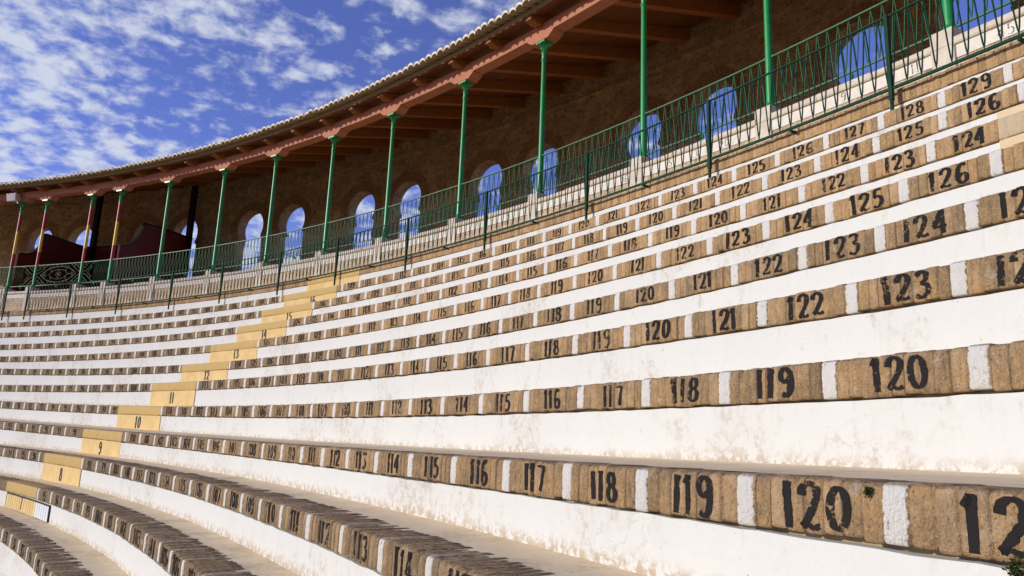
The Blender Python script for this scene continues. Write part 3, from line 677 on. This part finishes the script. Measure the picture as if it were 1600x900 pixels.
def wave_rod(mb, R, t0, t1, z0, z1, per, r, phase=0, sides=5):
    n = max(1, int(round((t1-t0)*R/per))); m_ = n*16+1; u = np.linspace(0, n, m_)+.0
    ph = (u+phase) % 1.0; tri = 1-np.abs(2*ph-1)*1.0            # 0..1..0
    s = tri*2-1; s = np.sin(s*math.pi/2)*.42+s*.58             # rounded turns
    s = s/np.abs(s).max(); z = (z0+z1)/2+s*(z1-z0)/2
    mb.tube(P(R, t0+(t1-t0)*np.linspace(0, 1, m_), z), r, sides)
def upper_panel(ta, tb, label, fancy=None):
    o = thing('railing_panel', label, 'railing', at(RC, (ta+tb)/2, 3.93), 'upper railing panels between the columns')
    a = ta+.058/RC; b = tb-.058/RC; tt = np.linspace(a, b, 12)
    mb = MB(); mb.ring(tt, [(RC+.013, 4.615), (RC-.013, 4.615), (RC-.013, 4.634), (RC+.013, 4.634)])
    mb.pbox(RC-.018, RC+.018, a-.01/RC, a+.012/RC, 4.608, 4.642); mb.pbox(RC-.018, RC+.018, b-.012/RC, b+.01/RC, 4.608, 4.642); mb.build('top_rail', M_MGREEN, o)
    mb = MB(); mb.ring(tt, [(RC+.011, 3.945), (RC-.011, 3.945), (RC-.011, 3.965), (RC+.011, 3.965)]); mb.build('bottom_rail', M_MGREEN, o)
    mb = MB(); tm = (a+b)/2; lathe(mb, RC*math.cos(tm), RC*math.sin(tm), [(.008, 3.944), (.012, 3.93), (.024, 3.915), (.026, 3.895), (.018, 3.875), (.006, 3.868)], 12); mb.build('foot_knob', M_GREEN, o, True)
    def pt(s, z): return P(RC, a+s/RC, z)
    W = (b-a)*RC
    if fancy is None:
        mb = MB(); wave_rod(mb, RC, a+.02/RC, b-.02/RC, 3.966, 4.614, .140, .0070, .0); mb.build('zigzag_rods', M_MGREEN, o, True)
    else:
        mb = MB(); zc_, hh = 4.29, .325
        def poly(q, r=.009): mb.tube(np.array([pt(s, z) for s, z in q]), r, 5)
        def circ(s, z, r_, rr=.0065): a_ = np.linspace(0, 2*np.pi, 15)[:-1]; mb.tube(np.array([pt(s+r_*math.cos(q), z+r_*math.sin(q)) for q in a_]), rr, 5, 0, True)
        if fancy == 'rosette':
            c = W/2
            for sg in (1, -1):
                poly(cat([(c-.80, zc_), (c-.50, zc_+sg*.17), (c, zc_+sg*.25), (c+.50, zc_+sg*.17), (c+.80, zc_)]))
                poly(cat([(c-.42, zc_), (c-.26, zc_+sg*.11), (c, zc_+sg*.155), (c+.26, zc_+sg*.11), (c+.42, zc_)]), .006)
                for e in (1, -1):
                    poly(cat([(c+e*.98, zc_+sg*.02), (c+e*.80, zc_+sg*.12), (c+e*.55, zc_+sg*.30), (c+e*.50, zc_+sg*.32)]))
                    poly(cat([(c+e*.98, zc_+sg*.14), (c+e*.86, zc_+sg*.2), (c+e*.72, zc_+sg*.32)]))
                    for q, z in ((.12, .275), (.28, .25), (.42, .235), (.62, .06), (.70, .27), (.88, .28)): circ(c+e*q, zc_+sg*z, .036)
                    circ(c+e*.33, zc_+sg*.115, .03)
                circ(c, zc_+sg*.065, .055, .007); circ(c+sg*.065, zc_, .055, .007)
            circ(c, zc_, .028, .008); poly([(c-.80, zc_), (c-.42, zc_)]); poly([(c+.42, zc_), (c+.80, zc_)]); mb.build('rosette_scrollwork', M_MGREEN, o, True)
        else:
            e = 1 if fancy == 'left' else -1; q0 = 0 if e == 1 else W
            X = lambda s: q0+e*s
            for sg in (1, -1):
                poly(cat([(X(.02), zc_+sg*.02), (X(.2), zc_+sg*.1), (X(.42), zc_+sg*.27), (X(.62), zc_+sg*.32)]))
                poly(cat([(X(.02), zc_+sg*.14), (X(.13), zc_+sg*.2), (X(.27), zc_+sg*.32)]))
                for s, z in ((.10, .28), (.30, .07), (.38, .15), (.22, .0)): circ(X(s), zc_+sg*z, .036)
            mb.build('corner_scrollwork', M_MGREEN, o, True)
            mb = MB()
            if W > .75:
                lo, hi = (.52, W-.03)
                for s in np.arange(lo, hi, .075): mb.tube([pt(X(s), 3.966), pt(X(s), 4.614)], .0072, 5)
                mb.build('upright_bars', M_MGREEN, o, True)
    return o
bays = list(zip(COLS[:-1], COLS[1:]))
for i, (a, b) in enumerate(bays):
    fz = None; g_ = [j for j, (p, q) in enumerate(bays) if .1 < p and q < .72]
    if abs(a-.745) < 1e-6: fz, lb = 'rosette', 'ornate green grille panel with a rosette inside an eye of scrolls'
    elif abs(a-.7112) < 1e-6: fz, lb = 'right', 'green panel with corner scrolls right of the rosette grille'
    elif abs(a-.7985) < 1e-6: fz, lb = 'left', 'green panel with corner scrolls left of the rosette grille'
    elif i in g_:
        f = g_[::-1].index(i); lb = ('first green zigzag upper panel right of the scrolled panels' if f == 0 else '%s green zigzag upper panel right of the scrolled panels' % ordn[f])
    else: lb = 'green zigzag upper panel outside the picture, bay %d of the gallery' % (i+1)
    upper_panel(a, b, lb, fz)

# low railing on the kerb
POSTS = [-.06, -.001, .058, .1153, .1732, .230, .2918, .3512, .413, .4692, .5305, .5868, .648, .705, .7553]
POSTS2 = [.7808, .8385, .897, .955]
RL = 37.447
for pi_, ps in enumerate((POSTS, POSTS2)):
    lr = thing('low_railing', 'long dark green zigzag railing on the brick kerb' if pi_ == 0 else 'short dark green zigzag railing left of the gap at the left edge', 'railing', at(RL, (ps[0]+ps[-1])/2, 2.87))
    for th in ps:
        hw = .0175/RL; mb = MB(); mb.pbox(RL-.022, RL+.016, th-hw, th+hw, 2.76, 3.605)
        mb.pbox(RL-.02, RL+.01, th-hw*.6, th+hw*.6, 2.60, 2.762); mb.build('post', M_DGREEN, lr)
    for a, b in zip(ps[:-1], ps[1:]):
        e = .0225/RL; tt = np.linspace(a+e, b-e, 10)
        mb = MB(); mb.ring(tt, [(RL+.011, 3.585), (RL-.011, 3.585), (RL-.011, 3.600), (RL+.011, 3.600)]); mb.build('top_rail', M_DGREEN, lr)
        mb = MB(); mb.ring(tt, [(RL+.012, 2.86), (RL-.012, 2.86), (RL-.012, 2.884), (RL+.012, 2.884)])
        tm = (a+b)/2; mb.pbox(RL-.012, RL+.11, tm-.012/RL, tm+.012/RL, 2.835, 2.858); mb.build('bottom_rail', M_DGREEN, lr)
        mb = MB(); wave_rod(mb, RL, a+e, b-e, 2.885, 3.584, .130, .0072, 0.0); mb.build('zigzag_rods', M_DGREEN, lr, True)

# ------------------------------------------------------------------ roof
SL = .3395
def zraf(R): return 7.165+(R-38.73)*SL
def zsof(R): return zraf(R)+.16+max(0, R-38.6)*.034
RF = thing('gallery_roof', 'tiled gallery roof on dark rafters and a salmon timber beam', 'roof', at(38.7, .3, 6.95))
TR = np.linspace(-.34, 1.2, 260)
mb = MB(); mb.ring(TR, [(38.86, 6.955), (38.62, 6.955), (38.62, 7.163), (38.86, 7.163)]); mb.build('beam', M_BEAM, RF)
for th in COLS:
    mb = MB(); prof = [(-.36, 6.953), (-.36, 6.935), (-.335, 6.932), (-.32, 6.90), (-.285, 6.893), (-.27, 6.868), (-.235, 6.86), (-.225, 6.834), (.225, 6.834), (.235, 6.86), (.27, 6.868), (.285, 6.893), (.32, 6.90), (.335, 6.932), (.36, 6.935), (.36, 6.953)]
    n = len(prof); V = [P(38.612, th+s/38.7, z) for s, z in prof]+[P(38.868, th+s/38.7, z) for s, z in prof]
    Fc = [list(range(n))[::-1], [n+i for i in range(n)]]+[[i, (i+1) % n, n+(i+1) % n, n+i] for i in range(n)]
    uv = [(s, z) for s, z in prof]*2
    mb.add(V, Fc, 0, uv); mb.build('corbel', M_BEAM, RF)
raf = []
for a, b in zip(COLS[:-1], COLS[1:]):
    raf.append(a)
    n = 2 if (b-a) > .045 else 1
    for j in range(1, n): raf.append(a+(b-a)*j/n)
raf.append(COLS[-1])
for th in raf:
    hw = .08; c, s = math.cos(th), math.sin(th); V = []
    prof = [(43.13, zraf(43.13)), (38.56, zraf(38.56)), (38.44, zraf(38.44)+.025), (38.37, zraf(38.37)+.08), (38.30, zraf(38.30)+.10), (38.30, zraf(38.30)+.158), (38.6, zraf(38.6)+.158), (43.13, zsof(43.13)-.002)]
    for sg in (-1, 1):
        for R_, z in prof: V.append((R_*c-sg*hw*s, R_*s+sg*hw*c, z+Z0))
    n = len(prof); Fc = [list(range(n)), [n+i for i in range(n)][::-1]]+[[i, n+i, n+(i+1) % n, (i+1) % n] for i in range(n)]
    uv = [(R_, z+sg*.3) for sg in (0, 1) for R_, z in prof]
    mb = MB(); mb.add(V, Fc, 0, uv); mb.build('rafter', M_RAFTER, RF)
# boards lying on the rafters
rb = np.arange(38.27, 43.5, .145)
mb = MB()
for r0, r1 in zip(rb[:-1], rb[1:]):
    j = rng.uniform(-.002, .002); mb.ring(TR, [(r1-.003, zsof(r1)+j), (r0+.001, zsof(r0)+j), (r0+.001, zsof(r0)+.022), (r1-.003, zsof(r1)+.022)])
mb.build('board_ceiling', M_SOFFIT, RF)
mb = MB(); mb.ring(TR, [(38.40, zraf(38.4)+.188), (38.285, zraf(38.285)+.188), (38.285, zraf(38.285)+.29), (38.40, zraf(38.4)+.29)]); mb.build('eave_mortar', M_MORTAR, RF)
# curved tiles, their open ends over the eave
per = .192; T_0, T_1 = -.2, 1.12; nt = int((T_1-T_0)*38.03/per); ns = 16
thw = np.linspace(T_0, T_1, nt*ns+1); ph = np.arange(nt*ns+1) % ns/ns; ii = np.minimum(np.arange(nt*ns+1)//ns, nt)
jit = rng.normal(0, .005, nt+1)[ii]; jr = rng.normal(0, .010, nt+1)[ii]; jw_ = rng.normal(1, .06, nt+1)[ii]
wv = -.035+.120*jw_*np.sqrt(np.maximum(0, 1-((ph-.5)/.535)**2))
Rs_ = [(43.9, 0), (38.012, 0), (38.0, .046), (38.03, .052), (40., .052), (43.9, .052)]
V = np.concatenate([P(R_+(jr if R_ < 39 else 0), thw, zraf(R_)+.262+max(0, R_-38.6)*.034+wv+jit+up_) for R_, up_ in Rs_]); n = len(thw); Fc = []; mi = []
for a_ in range(len(Rs_)-1):
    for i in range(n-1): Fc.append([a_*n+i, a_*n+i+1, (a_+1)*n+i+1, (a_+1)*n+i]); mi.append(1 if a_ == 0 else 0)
mesh('tile_covering', V, Fc, [M_TILE, M_TILE_SHADE], RF, None, False, None, mi)

# ------------------------------------------------------------------ outer wall with horseshoe arches
RW, TW = 43.15, .38
ARC = [-4.1+5.187*i for i in range(0)]
cen = []
for base in (11.49+.617, 13.47+.617):
    for i in range(-3, 8): cen.append(base+5.19*i)
cen = sorted(c for c in cen if -9 < c < 51)
ra, zc, zj, hj, zsill = .617, 6.81, 6.47, .60, 5.0
s0, s1 = -13., 52.; zb_, zt_ = 2.7, 9.1
ss = list(np.arange(s0, s1, .5))
for c in cen:
    ss = [s for s in ss if not (c-.70 < s < c+.70)]
    ss += [c+ra*math.sin(x) for x in np.linspace(-math.pi/2, math.pi/2, 25)]+[c-hj, c+hj, c-.71, c+.71]
ss = np.array(sorted(set(np.round(ss, 5))))
def spans(s, side):
    d = min((abs(s-c), c) for c in cen); ds = d[0]
    if ds > ra-1e-4: return [(zb_, zt_)]
    e = math.sqrt(max(0, ra*ra-ds*ds)); lo, hi = zc-e, zc+e
    return None, ds, lo, hi
mb = MB()
Vq = {}
def q(s0_, z0, s1_, z1, z2, z3, Rr, flip):
    V = [P(Rr, s0_/RW, z0), P(Rr, s1_/RW, z1), P(Rr, s1_/RW, z2), P(Rr, s0_/RW, z3)]
    mb.add(V, [[0, 1, 2, 3] if flip else [3, 2, 1, 0]], 0, [(s0_, z0), (s1_, z1), (s1_, z2), (s0_, z3)])
def edge(s):
    ds = min(abs(s-c) for c in cen); e = math.sqrt(max(0, ra*ra-ds*ds)); return ds, zc-e, zc+e
for a, b in zip(ss[:-1], ss[1:]):
    m_ = (a+b)/2; ds = min(abs(m_-c) for c in cen)
    for Rr, fl in ((RW, False), (RW+TW, True)):
        if ds >= ra: q(a, zb_, b, zb_, zt_, zt_, Rr, fl); continue
        _, la, ha = edge(a); _, lb_, hb = edge(b)
        q(a, ha, b, hb, zt_, zt_, Rr, fl); q(a, zb_, b, zb_, zsill, zsill, Rr, fl)
        if ds > hj: q(a, zsill, b, zsill, lb_, la, Rr, fl)
        elif ds > .53: 
            if la > zj-.12 and lb_ > zj-.12: q(a, zj-.07, b, zj-.07, max(lb_, zj-.07), max(la, zj-.07), Rr, fl)
for c in cen:      # reveals
    a_ = np.linspace(math.radians(-33.5), math.radians(213.5), 40)
    loop = [(c+ra*math.cos(x), zc+ra*math.sin(x)) for x in a_]
    loop = [(c+hj, zsill), (c+hj, zj-.07), (c+.531, zj-.07)]+loop+[(c-.531, zj-.07), (c-hj, zj-.07), (c-hj, zsill)]
    n = len(loop); V = [P(RW, s/RW, z) for s, z in loop]+[P(RW+TW, s/RW, z) for s, z in loop]
    uv = [(i*.06, 0) for i in range(n)]+[(i*.06, TW) for i in range(n)]
    mb.add(V, [[i, (i+1) % n, n+(i+1) % n, n+i] for i in range(n)], 0, uv)
OW = thing('outer_wall', 'rough brown brick wall with horseshoe arches open to the sky', 'wall', at(RW, .35, 2.87))
mb.build('brickwork', M_WALL, OW, False)
for c in cen:
    r0, r1 = ra+.004, ra+.31; a_ = np.linspace(math.radians(-30), math.radians(210), 40); V = []; uv = []
    for x in a_:
        for r_, R_ in ((r0, RW+.02), (r0, RW-.012), (r1, RW-.012), (r1, RW+.02)):
            V.append(P(R_, (c+r_*math.cos(x))/RW, zc+r_*math.sin(x))); uv.append((r_*1.0, x*(ra+.15)))
    n = len(a_); Fc = [[i*4+j, (i+1)*4+j, (i+1)*4+(j+1) % 4, i*4+(j+1) % 4] for i in range(n-1) for j in range(3)]
    m2 = MB(); m2.add(V, Fc, 0, uv); m2.build('arch_ring', M_ARCH, OW)
mb = MB(); mb.ring(np.linspace(s0/RW, s1/RW, 200), [(RW+.01, 8.30), (RW-.035, 8.30), (RW-.035, 8.37), (RW+.01, 8.37)]); mb.build('ledge_course', M_WALL, OW)

# ------------------------------------------------------------------ things in the gallery
def screen(th0, th1, prof, label):
    'board partition standing from the columns back to the outer wall; profile = (distance outward, height)'
    a = np.array([39.05*math.cos(th0), 39.05*math.sin(th0)]); e = np.array([43.1*math.cos(th1), 43.1*math.sin(th1)]); L = np.linalg.norm(e-a); u = (e-a)/L; nn = np.array([-u[1], u[0]])*.03
    o = thing('wooden_screen', label, 'screen', (a[0], a[1], 2.87+Z0), 'dark red swan neck screens in the gallery')
    kp = 6; head = cat(prof[:kp], 6); tail = np.array(prof[kp:]); pr = np.concatenate([head, tail])
    def wall_(lo, hi, w_, name, m_, up):
        V = []; uv = []
        for (s, z) in pr:
            zl = 2.87 if lo is None else z+lo; zh = z+hi
            for sg, q_ in ((-1, zl), (-1, zh), (1, zh), (1, zl)):
                p = a+u*s+nn*sg*w_; V.append((p[0], p[1], q_+Z0)); uv.append((q_, s))
        n = len(pr); Fc = [[i*4+j, (i+1)*4+j, (i+1)*4+(j+1) % 4, i*4+(j+1) % 4] for i in range(n-1) for j in range(4)]+[[0, 1, 2, 3], [(n-1)*4+j for j in (3, 2, 1, 0)]]
        mb = MB(); mb.add(V, Fc, 0, uv); mb.build(name, m_, o)
    wall_(None, 0, 1, 'board_panel', M_SCREEN, False); wall_(.003, .05, 1.7, 'top_moulding', M_BLACKPOST, True)
    return o
screen(.7164, .7517, [(0, 5.14), (.45, 5.27), (.69, 5.43), (.9, 5.68), (1.09, 6.0), (1.2, 6.23), (1.29, 6.24), (2.52, 6.39), (3.84, 6.51), (4.28, 6.56)], 'dark red board screen with a swan neck top behind the leftmost all green column')
screen(.8348, .8617, [(0, 5.16), (.39, 5.24), (.69, 5.36), (.96, 5.61), (1.1, 5.88), (1.2, 6.17), (1.29, 6.18), (2.24, 6.22), (3.32, 6.29), (4.18, 6.45)], 'dark red board screen with a swan neck top behind the rosette grille')
# low parapet joining the two
o = thing('parapet_screen', 'low dark red board parapet joining the two swan neck screens', 'screen', at(42.9, .80, 2.87))
mb = MB(); mb.ring(np.linspace(.7525, .8600, 24), [(42.93, 2.872), (42.88, 2.872), (42.88, 6.42), (42.93, 6.42)]); mb.build('board_panel', M_SCREEN, o)
mb = MB(); mb.ring(np.linspace(.7525, .8600, 24), [(42.96, 6.422), (42.85, 6.422), (42.85, 6.47), (42.96, 6.47)]); mb.build('top_rail', M_BLACKPOST, o)
for th, lb in ((.7475, 'tall black post at the right end of the dark red screens'), (.8575, 'tall black post rising behind the rosette grille screen')):
    mb = MB(); mb.pbox(42.70, 42.86, th-.0021, th+.0021, 2.87, zraf(42.75)); mb.pbox(42.67, 42.89, th-.0032, th+.0032, 2.872, 2.90); o = mb.build('timber_post', M_BLACKPOST); tag(o, lb, 'post', 'black posts in the gallery')
fl = thing('floodlight', 'pale box floodlight fixed under the beam at the left end', 'floodlight', at(38.4, .83, 6.9))
mb = MB(); V = []
for t, R_, z in ((.8345, 38.36, 6.79), (.8245, 38.36, 6.79), (.8255, 38.55, 6.84), (.8335, 38.55, 6.84), (.8350, 38.32, 7.04), (.8240, 38.32, 7.04), (.8255, 38.55, 7.02), (.8335, 38.55, 7.02)): V.append(P(R_, t, z))
mb.box8(V); mb.build('housing', M_LAMP, fl)
mb = MB(); mb.box8([P(R_, t, z) for t, R_, z in ((.8341, 38.352, 6.80), (.8249, 38.352, 6.80), (.8249, 38.357, 6.80), (.8341, 38.357, 6.80), (.8345, 38.314, 7.03), (.8245, 38.314, 7.03), (.8245, 38.319, 7.03), (.8345, 38.319, 7.03))]); mb.build('glass', M_GLASS, fl)
mb = MB(); mb.tube([P(38.46, .8357, 6.93), P(38.50, .8357, 7.0), P(38.60, .8340, 7.05)], .012); mb.tube([P(38.46, .8233, 6.93), P(38.50, .8233, 7.0), P(38.60, .8250, 7.05)], .012); mb.build('bracket', M_BLACKPOST, fl)

# moss and weeds rooted in the brick joints
def moss(th, k, dz_, size, label, n=170):
    R = Rk(k); zc_ = float(zk(k, th))+dz_; mb = MB(); r = random.Random(int(th*1e5))
    for _ in range(n):
        u = r.gauss(0, size*.4); v = r.gauss(0, size*.5); d = abs(r.gauss(0, size*.22)); s_ = r.uniform(.0012, .0032)
        c = P(R-.001-d, th+u/R, zc_+v); a = Vector((r.uniform(-1, 1), r.uniform(-1, 1), r.uniform(-1, 1))).normalized(); b = a.orthogonal().normalized()
        c = Vector(c); mb.add([c+a*s_*1.6, c+b*s_, c-a*s_*1.6, c-b*s_], [[0, 1, 2, 3]])
    o = mb.build('moss_tuft', M_MOSS); tag(o, label, 'moss', 'moss tufts on the brick edges')
moss(.0383, 9, -.022, .013, 'dark moss tuft by the white brick right of seat number 120')
moss(.0288, 9, -.146, .020, 'green moss clump under the brick edge at the lower right corner', 330)
moss(.2285, 11, -.145, .020, 'small weed below seat number 112 of the row with riser 11', 50)
